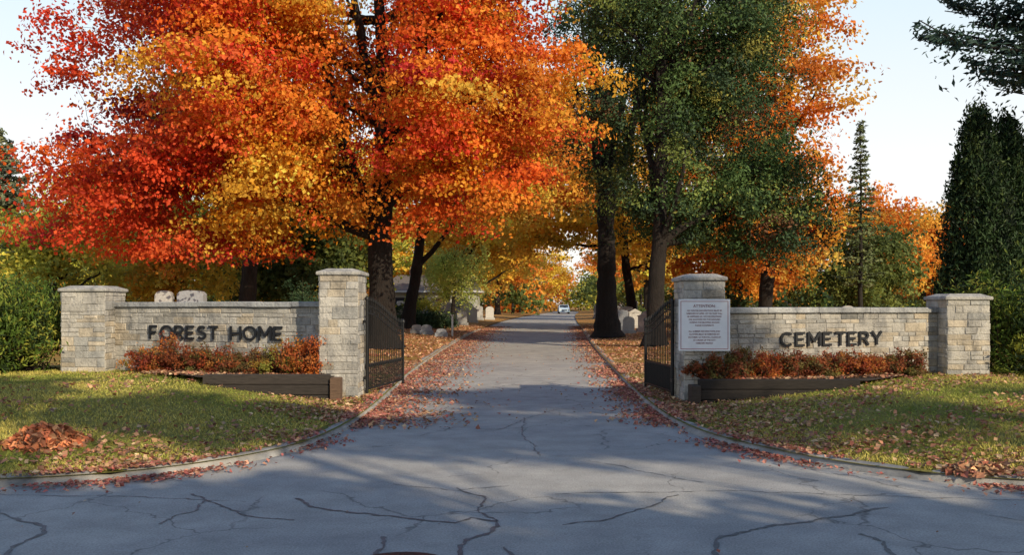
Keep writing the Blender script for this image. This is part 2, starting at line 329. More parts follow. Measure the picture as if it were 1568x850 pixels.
# ------------------------------------------------------------------ stone work
def stone_face(mb,O,U,W,h,Nn,bright=1.0,seed=0):
    rg=np.random.default_rng(seed); O=np.asarray(O,float); U=np.asarray(U,float); w=np.linalg.norm(U); u=U/w; up=np.array([0,0,1.]); Nn=np.asarray(Nn,float)
    z=0
    while z<h-.03:
        ch=rg.choice([.07,.10,.13,.17,.21],p=[.2,.25,.25,.2,.1]); ch=min(ch,h-z)
        if h-z-ch<.07: ch=h-z
        x=0
        while x<w-.01:
            l=rg.uniform(.12,.5)*(1 if ch>.1 else .9)
            if w-x-l<.12: l=w-x
            parts=[(0,ch)] if (ch<.16 or rg.random()<.5) else [(0,ch*.5),(ch*.5,ch)]
            for a,b in parts:
                g=.003; dd=rg.uniform(.006,.018); iv=rg.uniform(.006,.014)
                v_=rg.normal(1,.085); warm=rg.random(); col=np.array([.47,.44,.395])*v_*bright
                if warm<.25: col*=np.array([1.06,.97,.84])
                elif warm<.36: col*=np.array([.88,.91,.95])*.92
                if rg.random()<.07: col*=.72
                col=np.clip(col,.08,.62); jj=lambda: rg.normal()*.004
                c0=[(x+g,z+a+g),(x+l-g,z+a+g),(x+l-g,z+b-g),(x+g,z+b-g)]
                c1=[(x+g+iv+jj(),z+a+g+iv+jj()),(x+l-g-iv+jj(),z+a+g+iv+jj()),(x+l-g-iv+jj(),z+b-g-iv+jj()),(x+g+iv+jj(),z+b-g-iv+jj())]
                vs=[O+u*p+up*q for p,q in c0]+[O+u*p+up*q+Nn*(dd+rg.normal()*.003) for p,q in c1]
                mb.add(vs,[[4,5,6,7],[0,1,5,4],[1,2,6,5],[2,3,7,6],[3,0,4,7]],col,0)
            x+=l
        z+=ch
MORT=(.36,.345,.32)
def pillar(name,x0,x1,y0,y1,ztop,seed,cap=.12,z0=-.05,capover=.045,capcol=(.42,.40,.37)):
    mb=MB(); zt=ztop-cap
    box(mb,(x0,y0,z0),(x1-x0,0,0),(0,y1-y0,0),(0,0,zt-z0),MORT,0)
    stone_face(mb,(x0,y0,z0),(x1-x0,0,0),0,zt-z0,(0,-1,0),1,seed); stone_face(mb,(x1,y0,z0),(0,y1-y0,0),0,zt-z0,(1,0,0),1,seed+1)
    stone_face(mb,(x0,y1,z0),(0,y0-y1,0),0,zt-z0,(-1,0,0),1,seed+2); stone_face(mb,(x1,y1,z0),(x0-x1,0,0),0,zt-z0,(0,1,0),1,seed+3)
    o=capover; a,b,c,d=x0-o,x1+o,y0-o,y1+o; i=.16; h1=cap*.55
    box(mb,(a,c,zt+.002),(b-a,0,0),(0,d-c,0),(0,0,h1),capcol,0,ch=.014)
    e=.02; zz=zt+.002+h1-.001
    vs=[(a+e,c+e,zz),(b-e,c+e,zz),(b-e,d-e,zz),(a+e,d-e,zz),(a+i,c+i,ztop),(b-i,c+i,ztop),(b-i,d-i,ztop),(a+i,d-i,ztop)]
    mb.add(vs,BF[1:],capcol,0)
    return mb.build(name,[M_stone])
pillar('stone_gate_pillar',-3.27,-2.61,15.5,16.35,2.30,11)
pr=pillar('stone_gate_pillar',2.80,3.46,14.9,15.75,2.19,21)
pillar('stone_end_pillar',-8.48,-7.66,17.2,18.1,2.04,31)
pillar('stone_end_pillar',7.85,8.62,16.5,17.3,1.88,41)
def wall(name,A,B,th,ztop,seed):
    A=np.array([*A,0.]);B=np.array([*B,0.]); d=unit(B-A); nf=np.array([d[1],-d[0],0]); Lw=np.linalg.norm(B-A); z0=.05; zt=ztop-.1
    mb=MB(); box(mb,A+[0,0,z0],B-A,-nf*th,(0,0,zt-z0),MORT,0)
    stone_face(mb,A+[0,0,z0],B-A,0,zt-z0,nf,.92,seed); stone_face(mb,B-nf*th+[0,0,z0],A-B,0,zt-z0,-nf,.92,seed+1)
    s=0; rg=np.random.default_rng(seed)
    while s<Lw-.05:
        l=min(rg.uniform(.85,1.1),Lw-s)
        if Lw-s-l<.3: l=Lw-s
        box(mb,A+d*(s+.004)+nf*.06+[0,0,zt+.002+rg.normal()*.003],d*(l-.008),-nf*(th+.12),(0,0,.098),np.array([.38,.38,.38])*rg.uniform(.85,1.12),0,ch=.012); s+=l
    return mb.build(name,[M_stone]),A,d,nf
wl,AL,dL,nL=wall('stone_wall',(-7.65,17.62),(-3.28,16.0),.42,1.73,51)
wr,AR,dR,nR=wall('stone_wall',(3.47,15.35),(7.84,16.85),.42,1.63,61)
M_letter=surf_mat('letter_metal',False,(.012,.013,.017),rough=.5,bump=.1)
def arc(cx,cy,rx,ry,a0,a1,n=14): return [(cx+rx*math.cos(math.radians(a)),cy+ry*math.sin(math.radians(a))) for a in np.linspace(a0,a1,n)]
GL={'F':(.62,[[(0,0),(0,1)],[(0,.93),(.58,.93)],[(0,.5),(.5,.5)]]),'E':(.64,[[(0,0),(0,1)],[(0,.93),(.6,.93)],[(0,.5),(.52,.5)],[(0,.07),(.6,.07)]]),
'O':(.92,[arc(.46,.5,.44,.44,0,360,26)]),'C':(.86,[arc(.46,.5,.44,.44,48,312,20)]),'T':(.72,[[(0,.93),(.72,.93)],[(.36,0),(.36,.93)]]),
'H':(.72,[[(0,0),(0,1)],[(.72,0),(.72,1)],[(0,.5),(.72,.5)]]),'M':(.86,[[(0,0),(0,1)],[(0,1),(.43,.3)],[(.43,.3),(.86,1)],[(.86,0),(.86,1)]]),
'R':(.66,[[(0,0),(0,1)],[(0,.93),(.36,.93)]+arc(.36,.71,.24,.22,90,-90,8)[1:]+[(0,.49)],[(.3,.49),(.64,0)]]),
'Y':(.74,[[(0,1),(.37,.48)],[(.74,1),(.37,.48)],[(.37,0),(.37,.5)]]),
'S':(.6,[arc(.31,.72,.27,.21,30,270,12)+arc(.31,.29,.28,.22,90,-150,12)])}
def lettering(body,A,d,nf,width,s0,z,H,parent,sw=.17,th=.022,off=.03):
    mb=MB(); gap=.26; tot=sum((GL[c][0] if c!=' ' else .5)+gap for c in body)-gap; kx=width/tot
    x=0; A=np.asarray(A,float); k=0
    for c in body:
        if c==' ': x+=.5+gap; continue
        for st in GL[c][1]:
            p=np.array(st)*np.array([kx,H]); p[:,0]+=x*kx; T=unit(np.gradient(p,axis=0))
            nn=np.stack([-T[:,1],T[:,0]],-1)*sw*H*.5; a=p+nn; b=p-nn; m=len(p); k+=1; o1=off+.0012*(k%4)
            def w3(q,o): return A+np.outer(q[:,0]+s0,d)+nf*o+np.outer(q[:,1],[0,0,1.])+np.array([0,0,z])
            V=np.concatenate([w3(a,o1+th),w3(b,o1+th),w3(a,o1),w3(b,o1)]); F=[]
            for i in range(m-1): F+=[[i,m+i,m+i+1,i+1],[i,i+1,2*m+i+1,2*m+i],[m+i+1,m+i,3*m+i,3*m+i+1]]
            F+=[[0,2*m,3*m,m],[m-1,2*m-1,4*m-1,3*m-1]]
            mb.add(V,F)
        x+=GL[c][0]+gap
    return mb.build('lettering',[M_letter],parent)
lettering('FOREST HOME',AL,dL,nL,2.95,.88,1.035,.255,wl)
lettering('CEMETERY',AR,dR,nR,2.12,1.2,.96,.245,wr)
def text_mesh(body,size,ext,mat,bold=0,align='LEFT',spacing=1.0):
    cu=bpy.data.curves.new('t','FONT'); cu.body=body; cu.size=size; cu.extrude=ext; cu.offset=bold; cu.align_x=align; cu.space_character=spacing
    o=bpy.data.objects.new('t',cu); scene.collection.objects.link(o); bpy.context.view_layer.update()
    me=bpy.data.meshes.new_from_object(o.evaluated_get(bpy.context.evaluated_depsgraph_get())); bpy.data.objects.remove(o)
    me.materials.clear(); me.materials.append(mat); return me
mb=MB(); sx0,sz0,sw,sh,sy=2.70,.93,.83,.84,14.80
box(mb,(sx0,sy,sz0),(sw,0,0),(0,.025,0),(0,0,sh),(.8,.8,.82),0,ch=.004)
for (a,b,c,d_) in ((.03,.03,sw-.06,.008),(.03,sh-.038,sw-.06,.008),(.03,.038,.008,sh-.076),(sw-.038,.038,.008,sh-.076)):
    box(mb,(sx0+a,sy-.003,sz0+b),(c,0,0),(0,.002,0),(0,0,d_),(.35,.05,.07),0)
for sx_ in (.15,.65): box(mb,(sx0+sx_,sy+.026,sz0+.1),(.05,0,0),(0,.045,0),(0,0,sh-.2),(.3,.3,.3),0)
sign=mb.build('notice_sign',[M_paint])
M_red=surf_mat('sign_red',False,(.22,.04,.06),amt=.05,bump=0)
lines=[('ATTENTION:',.062,.71)]
body=['ALL WINTER DECORATIONS MUST BE','REMOVED BY APRIL 1ST OR THEY WILL','BE DISPOSED OF. NO DECORATIONS','ARE ALLOWED ON THE GROUND','DURING THE MOWING SEASON','PLEASE COOPERATE','','ALL SUMMER DECORATIONS AND','FLOWERS MUST BE REMOVED BY','OCTOBER 1ST FOR FALL CLEAN UP','BY ORDER OF THE CITY','CEMETERY BOARD']
for i,b in enumerate(body): lines.append((b,.033,.645-i*.048))
for b,s_,z in lines:
    if not b: continue
    me=text_mesh(b,s_,.001,M_red,.0002,'CENTER'); o=bpy.data.objects.new('text_line',me); scene.collection.objects.link(o); o.location=(sx0+sw/2,sy-.0025,sz0+z); o.rotation_euler=(math.pi/2,0,0); o.parent=sign
def gate(name,H,E_,zh,ze,zb):
    H=np.array(H,float);E_=np.array(E_,float); d=E_-H; Lg=np.linalg.norm(d); d/=Lg; mb=MB()
    def p(s,z): return np.array([H[0]+d[0]*s,H[1]+d[1]*s,z])
    def top(s): t=s/Lg; return zh+(ze-zh)*(t*t*(3-2*t))
    nn=np.array([-d[1],d[0]])
    def bar(s,z0,z1,r): tube(mb,[p(s,z0),p(s,(z0+z1)/2),p(s,z1)],r,(1,1,1),0,6)
    for s,r in ((0.03,.03),(Lg-.02,.025)):
        bar(s,zb,top(s)+.1,r); tube(mb,[p(s,top(s)+.1),p(s,top(s)+.14),p(s,top(s)+.18)],[.035,.04,.005],(1,1,1),0,8)
    n=int(Lg/.105)
    for i in range(1,n):
        s=.03+i*(Lg-.05)/n; z=top(s)+.08; bar(s,zb+.06,z,.009); tube(mb,[p(s,z),p(s,z+.03),p(s,z+.1)],[.01,.02,.002],(1,1,1),0,6)
        s2=s+.0525
        if i<n-1: bar(s2,zb+.06,zb+.45,.007); tube(mb,[p(s2,zb+.45),p(s2,zb+.475),p(s2,zb+.53)],[.008,.016,.002],(1,1,1),0,5)
    ss=np.linspace(.03,Lg-.02,24)
    for off in (0,-.13): tube(mb,[p(s,top(s)+off) for s in ss],.014,(1,1,1),0,6)
    for z in (zb+.08,zb+.5): tube(mb,[p(s,z) for s in ss[::6]]+[p(ss[-1],z)],.016,(1,1,1),0,6)
    for i in range(1,n,2):
        s=.03+i*(Lg-.05)/n+.05; th=np.linspace(0,2*np.pi,13); tube(mb,[p(s+.045*math.cos(t),top(s)-.065+.045*math.sin(t)) for t in th],.006,(1,1,1),0,4)
    for z in (zb+.25,zh-.3): box(mb,p(-.08,z),np.array([d[0],d[1],0])*.12,np.array([nn[0],nn[1],0])*.04,(0,0,.05))
    return mb.build(name,[M_iron])
gate('iron_gate',(-2.55,16.0),(-2.15,18.1),1.66,1.22,.12)
gate('iron_gate',(2.73,15.5),(2.52,17.3),1.62,1.26,.12)
mb=MB(); wc=(.035,.028,.024)
for r,z in enumerate((.02,.19,.36)):
    box(mb,(-5.3+.1*r,15.08,z),(2.28-.1*r,0,0),(0,.16,0),(0,0,.165),np.array(wc)*(1+.2*r),0,ch=.012)
box(mb,(-2.99,15.02,-.02),(.17,0,0),(0,.2,0),(0,0,.5),(.14,.085,.055),0,ch=.015)
mb.build('timber_retaining_edge',[M_wood])
mb=MB()
for r,z in enumerate((.0,.165,.33)):
    box(mb,(3.02-.02*r,14.52,z),(2.75-.1*r,0,0),(0,.16,0),(0,0,.16),np.array(wc)*(1-.15*r),0,ch=.012)
box(mb,(2.84,14.46,-.02),(.15,0,0),(0,.3,0),(0,0,.42),(.06,.045,.035),0,ch=.015)
mb.build('timber_retaining_edge',[M_wood])
def bed(name,pts,z):
    mb=MB(); p=np.array(pts,float); mb.add([(a,b,z) for a,b in p],[[0,1,2,3]]); return mb.build(name,[surf_mat(name+'_soil',False,(.07,.05,.035),nscale=12,amt=.5,bump=1,dist=.03)])
bed('planting_bed',[(-5.2,15.2),(-3.0,15.2),(-3.0,16.0),(-7.5,17.6)],.475); bed('planting_bed',[(3.0,14.65),(5.7,14.65),(7.8,16.8),(3.4,15.4)],.462)
# ------------------------------------------------------------------ grass blades + leaves
def blades(name,sgn,n):
    global R
    R=np.random.default_rng(12+sgn); E=EL if sgn<0 else ER
    y=8.4+ (R.random(n)**1.5)*9.4; x0=edge_x(E,y); x=x0+sgn*(.2+R.random(n)*(13-abs(x0)))
    z=lawn_h(x,y,E); k=np.array([noise.noise(Vector((a*.8,b*.8,0))) for a,b in zip(x,y)])
    k2=np.array([noise.noise(Vector((a*.22+5,b*.3,3))) for a,b in zip(x,y)])
    h=R.uniform(.015,.04,n)*(1+.6*k); w=.006; th=R.uniform(0,np.pi,n); l=R.normal(size=(n,2))*.02
    P=np.stack([x,y,z],-1); dx=np.stack([np.cos(th)*w,np.sin(th)*w,0*th],-1); T=P+np.stack([l[:,0],l[:,1],h],-1)
    V=np.stack([P-dx,P+dx,T+dx*.3,T-dx*.3],1).reshape(-1,3)
    f=np.clip(.6+k*.9+k2*.9+R.normal(size=n)*.25,0,1)[:,None]; c=np.array([.19,.24,.035])*(1-f)+np.array([.52,.43,.11])*f; c*=R.lognormal(0,.22,n)[:,None]
    mb=MB(); mb.add(V,np.arange(4*n).reshape(-1,4),np.repeat(c,4,0),0); mb.build(name,[M_needle])
blades('grass',-1,100000); blades('grass',1,95000)
LC=np.array([(.38,.21,.12),(.28,.14,.085),(.42,.19,.11),(.47,.27,.14),(.32,.11,.075),(.2,.11,.075),(.52,.35,.2)])
RC=np.array([(.38,.12,.10),(.30,.08,.065),(.44,.18,.13),(.34,.15,.11),(.48,.25,.17)])
def lay(mb,x,y,z,size,pal):
    n=len(x); c=pal[R.integers(0,len(pal),n)]*R.lognormal(0,.22,n)[:,None]
    quads_at(mb,np.stack([x,y,z+.014+R.random(n)*.012],-1),size,.8,c,0,flatten=.38)
R=np.random.default_rng(99); mb=MB()
for E,sgn in ((EL,-1),(ER,1)):
    k=(np.abs(E[:,0])<14)&(E[:,1]<70); P=E[k]; s=np.concatenate([[0],np.cumsum(np.linalg.norm(np.diff(P,axis=0),axis=1))]); T=unit(np.gradient(P,axis=0)); nn=np.stack([-T[:,1],T[:,0]],-1)*(-1 if sgn<0 else 1)
    def along(n,off,sz,pal,smax=None,smin=0,dn=1.3):
        q=R.uniform(smin,smax or s[-1],n); cl=np.array([noise.noise(Vector((a*.6,sgn*7,0))) for a in q]); keep=R.random(n)<np.clip(.55+cl*dn,.06,1); q=q[keep]; o=off(len(q))
        x=np.interp(q,s,P[:,0])+np.interp(q,s,nn[:,0])*o; y=np.interp(q,s,P[:,1])+np.interp(q,s,nn[:,1])*o
        on=o>0; z=np.where(on,0.0,.085); far=(~on)&(o<-.2)
        if far.any(): z[far]=lawn_h(x[far],y[far],E)
        lay(mb,x,y,z,sz,pal)
    along(7000,lambda n:np.abs(R.normal(size=n))*.18+.01,.055,RC,24,0,2.0)
    along(3000,lambda n:-R.random(n)*.2,.06,RC,24,0,2.0)
    along(8500,lambda n:-np.abs(R.normal(size=n))*.65-.02,.065,LC,26)
    along(24000 if sgn<0 else 11000,lambda n:np.abs(R.normal(size=n))*(.66 if sgn<0 else .38),.07,np.vstack([RC,LC]),None,13,.8)
    along(13000,lambda n:-np.abs(R.normal(size=n))*3.0-.05,.1,LC*1.2,None,19)
for sgn,n in ((-1,5200),(1,10500)):
    E=EL if sgn<0 else ER; y=8.5+R.random(n)*8.2; x0=edge_x(E,y); x=x0+sgn*(.2+R.random(n)**1.4*9)
    m=np.array([noise.noise(Vector((a*.55,b*.7,9))) for a,b in zip(x,y)]); kk=R.random(n)<np.clip(.35+m*1.6+(.2 if sgn>0 else 0),.03,1); x=x[kk];y=y[kk]
    lay(mb,x,y,lawn_h(x,y,E)+.02,.065,LC)
n=260; y=14+R.random(n)**1.3*40; f=R.random(n); x=edge_x(EL,y)*(1-f)+edge_x(ER,y)*f; lay(mb,x,y,0*x,.045,LC)
n=25; lay(mb,R.uniform(-5,5,n),R.uniform(5.8,8.3,n),np.zeros(n),.03,LC)
n=900; x=R.uniform(-6.5,-3.1,n); lay(mb,x,15.3+R.random(n)*.8+np.maximum(0,-5-x)*.4,np.full(n,.475),.07,LC)
n=900; x=R.uniform(3.1,6.6,n); lay(mb,x,14.75+R.random(n)*.7+np.maximum(0,x-5)*.4,np.full(n,.462),.07,LC)
mb.build('fallen_leaves',[M_litter])
def pile(name,cx,cy,r,h,n,pal):
    mb=MB(); a=R.uniform(0,2*np.pi,n); q=R.random(n)**.6*R.uniform(.8,1.2,n); x=cx+np.cos(a)*q*r*1.4; y=cy+np.sin(a)*q*r; z=lawn_h(x,y)+h*np.clip(1-q**2,0,1)*R.uniform(.2,1,n)+.015
    c=pal[R.integers(0,len(pal),n)]*R.lognormal(0,.35,n)[:,None]; quads_at(mb,np.stack([x,y,z],-1),.1,.8,c,0,up=.4); mb.build(name,[M_litter])
pile('leaf_pile',-5.05,9.9,.30,.2,850,np.array([(.52,.2,.09),(.45,.14,.07),(.28,.11,.06),(.38,.2,.11)])); pile('leaf_pile',4.45,8.75,.2,.08,350,LC); pile('leaf_pile',-5.9,9.6,.25,.06,300,LC)
# ------------------------------------------------------------------ shrubs
BR=palette((.38,.08,.03,4),(.52,.17,.04,3),(.28,.06,.035,3),(.58,.26,.07,1),(.18,.11,.04,2),(.24,.2,.05,2))
BD=palette((.25,.07,.035,4),(.36,.11,.04,3),(.16,.11,.04,3),(.2,.17,.05,2)); BG=palette((.28,.28,.05,3),(.42,.26,.05,2),(.36,.12,.04,2)); BO=palette((.66,.22,.05,4),(.52,.13,.04,3),(.38,.15,.05,1))
def bw(x): return 16+(-3.3-x)*.372
for i,(x,rz,pal) in enumerate([(-6.75,.22,BR),(-6.4,.38,BR),(-5.85,.3,BD),(-5.3,.27,BR),(-4.85,.20,BD),(-4.4,.25,BD),(-3.95,.33,BG),(-3.5,.38,BO)]):
    make_shrub('barberry_shrub',[(x,bw(x)-.42,.5+rz*.5,.36,.32,rz),(x+.2,bw(x)-.5,.45+rz*.3,.22,.22,rz*.6)],3200,.045,.6,pal,seed=200+i,base_z=.42,rough=.9,nt=22,tl=1.5)
for i,(x,rz,pal) in enumerate([(3.25,.22,BD),(3.7,.3,BD),(4.15,.25,BR),(4.6,.27,BD),(5.1,.20,BD),(5.55,.25,BR),(6.0,.28,BR),(6.5,.2,BD),(6.95,.25,BD)]):
    make_shrub('barberry_shrub',[(x,15.4+(x-3.47)*.34-.42 if x>3.5 else 14.83,.46+rz*.5,.36,.3 if x>3.5 else .1,rz)],3200,.045,.6,pal,seed=230+i,base_z=.42,rough=.9,nt=22,tl=1.5)
YW=palette((.08,.13,.02,4),(.18,.22,.035,3),(.34,.33,.05,2),(.03,.05,.015,3))
make_shrub('yew_shrub',[(-10.0,17.7,1.25,1.35,1.2,1.0),(-11.6,17.4,1.1,1.5,1.2,1.1),(-9.2,17.5,.95,.7,.8,.75),(-10.6,17.3,1.9,.7,.6,.5)],26000,.12,.3,YW,seed=301,mat=M_needle,axis=(0,0,.7),base_z=.35,rough=.8,nt=40,tl=1.25)
make_shrub('yew_shrub',[(10.1,16.9,1.3,1.25,1.1,1.1),(11.6,17.2,1.2,1.4,1.2,1.1),(9.2,17.1,1.0,.55,.7,.8),(9.0,17.6,1.75,.5,.5,.4)],26000,.12,.3,YW,seed=302,mat=M_needle,axis=(-.3,0,.6),base_z=.3,rough=.8,nt=40,tl=1.3)
# ------------------------------------------------------------------ main trees
REDS=[(.56,.05,.02),(.64,.08,.025),(.42,.035,.03),(.68,.12,.03)]
ORG=[(.76,.19,.025),(.78,.26,.03),(.68,.13,.02),(.8,.33,.04)]
YEL=[(.8,.44,.05),(.8,.50,.07),(.8,.36,.03)]
def maple_pal(c):
    x,z=c[0],c[2]; r=R.random()
    pr=np.clip((-9.0-x)/5+.40,.12,.85)
    if z<5.5 and x<-7: pr=max(pr,.65)
    py=.16 if x>-11 else .04
    if -8<x<-3.5 and z<7: py=.42; pr=.12
    if x>-3: pr,py=.2,.16
    L_=REDS if r<pr else (YEL if r<pr+py else ORG)
    return L_[R.integers(len(L_))]
def mrej(c):
    dx=abs(c[0]+4.6)
    if c[1]<32.6 and c[2]>3.4 and dx<.85+.09*(c[2]-4): return R.random()<.92
    # gaps showing limbs and sky
    g=noise.noise(Vector((c[0]*.33+3,1.7,c[2]*.42)))
    return g<-.27
make_tree('maple_tree',(-4.5,32,.15),(-4.7,32,16.5),.46,
  [(-7.6,31,9.5,7.4,6,5.6),(-9.8,30.5,6.2,5.4,4.6,2.9),(-3.2,31,9.6,5.2,5.5,4.8),(-9.5,31,13.5,5.4,5,3.5),(-2.4,30.5,14,5,5,3.2),(-1.5,31,6.7,3.6,4,2.1),(-14,31,5,2.3,3,1.3),(.4,32,9.4,2.6,3,3.0)],
  420,1.25,500,.145,maple_pal,seed=41,nlimb=22,flat=.4,tmin=.3,droop=.32,holes=.2,reject=mrej,spc=.66,nsub=10,coh=1.1,
  limbs=[(.25,(-6.9,31.5,14),.26),(.3,(-1.2,31,9.5),.19),(.42,(-2.6,31.2,15.5),.2),(.28,(-10.5,30.5,7.5),.18),(.5,(-5.9,31,17),.17),(.35,(-8.6,30.6,11.5),.15)])
CG=palette((.045,.08,.03,5),(.07,.12,.035,4),(.17,.21,.05,2),(.28,.26,.06,.8),(.17,.08,.04,.6),(.028,.05,.025,4))
def crej(c): return noise.noise(Vector((c[0]*.45+9,3.3,c[2]*.4)))<-.24
make_tree('cedar_tree',(5.15,33,.15),(6.0,35,16),.32,
  [(7.2,35.5,8.2,4.2,3.5,4.0),(6.8,35.5,13.2,4.2,3.5,4.3),(9.5,35.2,6.1,2.4,2.5,2.6),(3.8,36,9.0,1.6,2.2,2.4),(6.6,35,5.6,2.4,2.5,1.2)],
  340,.95,350,.15,CG,seed=52,nlimb=22,flat=.62,asp=.5,leafmat=M_needle,tmin=.25,droop=.45,holes=.18,coh=1.2,nsub=9,reject=crej)
make_tree('cedar_tree',(4.5,43,.15),(4.0,43,17),.5,[(3.9,43,11.5,2.6,3,4.6),(5,43,15,3.3,3,4)],100,.9,200,.2,CG,seed=53,nlimb=16,flat=.9,asp=.45,leafmat=M_needle,tmin=.3,holes=.15)
OR=palette((.76,.30,.05,3),(.78,.42,.06,3),(.68,.2,.03,2.4),(.72,.48,.1,.8)); YE=palette((.8,.54,.07,4),(.78,.40,.05,3),(.62,.48,.08,1)); YG=palette((.52,.50,.08,3),(.66,.56,.09,2),(.36,.39,.07,2)); GR=palette((.14,.18,.05,3),(.22,.25,.06,2),(.08,.11,.035,2)); RD=palette((.56,.16,.04,2),(.64,.26,.05,2),(.42,.1,.04,1))
make_tree('maple_tree',(14.4,52,.15),(14.8,52,20),.4,[(14.9,52,15.5,4,4,6),(15,52,8,4.4,4,4),(12,52,12,4,4,8)],240,1.35,200,.24,OR,seed=61,nlimb=18,flat=.42,holes=.2)
make_tree('maple_tree',(14.8,60,.15),(15,60,9),.3,[(15.4,60,5.6,5.0,4,3)],100,1.2,170,.27,OR,seed=62,nlimb=9,flat=.45)
make_tree('maple_tree',(-6.2,54,.12),(-4.5,54,16),.36,[(-3.5,54,11,6,5,5),(1.2,54,10.5,3.6,4,4)],190,1.25,150,.26,OR,seed=63,nlimb=14,flat=.42,holes=.12)
make_tree('maple_tree',(8.8,66,.12),(7,66,17),.36,[(6,66,13,6,5,5.5),(3,66,8,4,4,2.6),(9.5,66,7.5,4,4,2.6),(0,66,7.5,3.5,3,2)],210,1.3,140,.3,YE,seed=64,nlimb=14,flat=.42,holes=.1)
make_tree('maple_tree',(-5.8,78,.12),(-4,78,15),.36,[(-3.2,78,8.7,6.5,5,4)],130,1.3,140,.33,YE,seed=65,nlimb=12,flat=.42,holes=.1)
for i,(x,y,h,rx,pal) in enumerate([(-5,98,14,7,YE),(13,88,15,6.5,YE),(-2,125,13,7,OR),(16.5,108,14,7,OR),(-13,70,13,5.5,YG),(3,165,14,8,YE),(19,160,14,8,OR),(-19,50,10.5,5,YG),(-27,62,12,5.5,YG),(-22,80,11,6,OR),(-34,80,12,6,GR),(28.5,72,11,4.2,OR),(35,78,11,4.5,OR),(24,85,11,5,RD),(-11,46,9,4,GR),(45,90,12,6,OR),(-12,100,13,6,YE),(24,66,9,4,GR),(27,100,11,6,OR),(-42,95,13,7,YG),(-16,58,7,4,YE),(-18.6,37,6.2,2.8,YG),(-15.2,41,5.2,2.4,YE)]):
    lx=R.normal()*.4; cz=h*.62 if pal not in (GR,) else h*.55
    make_tree('maple_tree' if pal not in (GR,YG) else 'linden_tree',(x,y,.1),(x+lx,y,h*.85),.12+h*.018,[(x+lx,y,cz,rx,rx*.8,h*.36),(x+lx+rx*.3,y,cz-h*.1,rx*.7,rx*.6,h*.25)],
      100 if y>45 else 60,1.25 if y>45 else .8,115,(.28 if y<75 else .36) if y>45 else .2,pal,seed=400+i,nlimb=9,flat=.5,holes=.12)
make_tree('willow_tree',(-3.9,60,.12),(-3.7,60,4.6),.16,[(-3.8,60,4.0,2.2,1.8,1.5)],60,.7,150,.2,palette((.5,.58,.15,3),(.4,.5,.13,2),(.64,.6,.17,1)),seed=71,nlimb=7,flat=1.1,droop=.8,asp=.35,tmin=.4)
make_tree('oak_tree',(-11.7,40,.15),(-11.4,40,11),.4,[(-11.5,40,10,4.5,3.5,3)],60,1.2,120,.25,GR,seed=81,nlimb=9,tmin=.5,bark=(.05,.035,.025))
make_tree('oak_tree',(-11.9,49,.15),(-11.5,49,12),.35,[(-11.5,49,8,5,3.5,3.6)],80,1.2,120,.25,YE,seed=82,nlimb=9,tmin=.4)
make_conifer('spruce_tree',(18.3,48,.1),11.2,lambda h:.1+1.5*(1-h)**.85,85,.24,[(.12,.15,.06,3),(.17,.19,.08,2),(.06,.08,.04,2)],seed=91,r0=.14,dens=19,h0=.22)
make_conifer('spruce_tree',(-25.0,44,.1),10.0,lambda h:.4+3.9*(1-h)**.8,230,.28,[(.17,.19,.11,3),(.24,.25,.13,2),(.09,.11,.08,2)],seed=92,r0=.3,dens=28)
make_conifer('pine_tree',(19.6,29.5,.1),17,lambda h:1.0+4.8*min(1,(1-h)*2.2),115,.26,[(.04,.075,.06,3),(.07,.11,.09,2),(.02,.04,.035,2)],seed=93,r0=.32,dens=60,h0=.50,droop=.02,spread=.2)
def arbor(name,x,y,H,Rr,seed):
    global R
    R=np.random.default_rng(seed); mb=MB(); tube(mb,[(x,y,0),(x,y,H*.5),(x,y,H*.95)],[.14,.08,.02],(.05,.035,.03),0,8); pal=palette((.022,.044,.016,4),(.035,.065,.022,3),(.07,.1,.03,1.5),(.015,.025,.013,3))
    for i in range(480):
        h=R.random()**1.15; th=R.uniform(0,2*np.pi); r=Rr*(1-h)**.62*(1 if h>.1 else .85)*R.uniform(.7,1.1)
        c=np.array([x+math.cos(th)*r,y+math.sin(th)*r,.25+h*(H-.25)]); m=75
        pos=c+R.normal(size=(m,3))*np.array([.14,.14,.3]); quads_at(mb,pos,.17,.4,clump_cols(pal,c,m),1,up=0,axis=np.tile([math.cos(th)*.3,math.sin(th)*.3,1.],(m,1)))
    return mb.build(name,[M_bark,M_needle])
arbor('arborvitae_tree',15.3,30,7.8,1.45,95); arbor('arborvitae_tree',16.5,30.6,7.7,1.5,96); arbor('arborvitae_tree',18.4,31,6.9,1.6,97)
R=np.random.default_rng(500); mb=MB(); pals=[GR,YG,OR,YE,GR,RD,OR]
for i in range(150):
    x=R.uniform(-140,140); y=R.uniform(115,190)
    if i>=120: x=R.uniform(-25,50); y=R.uniform(195,230)
    if y<195 and abs(x-y*.058)<6: continue
    h=R.uniform(6,11.5); pal=pals[R.integers(7)]; tube(mb,[(x,y,0),(x,y,h*.6)],[.25,.1],(.04,.03,.03),0,5)
    for j in range(26):
        d=unit(R.normal(size=3)); c=np.array([x,y,h*.5])+d*np.array([4.5,3.5,h*.48])*R.random()**.4; m=34
        quads_at(mb,c+nrm_c((m,3))*np.array([1.1,1.1,.7]),.7,.8,clump_cols(pal,c,m),1)
mb.build('distant_trees',[M_bark,M_leaf])
R=np.random.default_rng(501); mb=MB()
for i in range(120):
    x=R.uniform(-48,52); y=R.uniform(56,100)
    if -7<x<6.6+.05*y: continue
    h=R.uniform(.9,3.4); pal=[GR,GR,YG,CG,OR][R.integers(5)]
    for j in range(16):
        d=unit(R.normal(size=3)); c=np.array([x,y,h*.5])+d*np.array([1.9,1.2,h*.5])*R.random()**.4; m=45
        quads_at(mb,c+nrm_c((m,3))*.32,.3,.7,clump_cols(pal,c,m),1)
mb.build('distant_bushes',[M_bark,M_leaf])
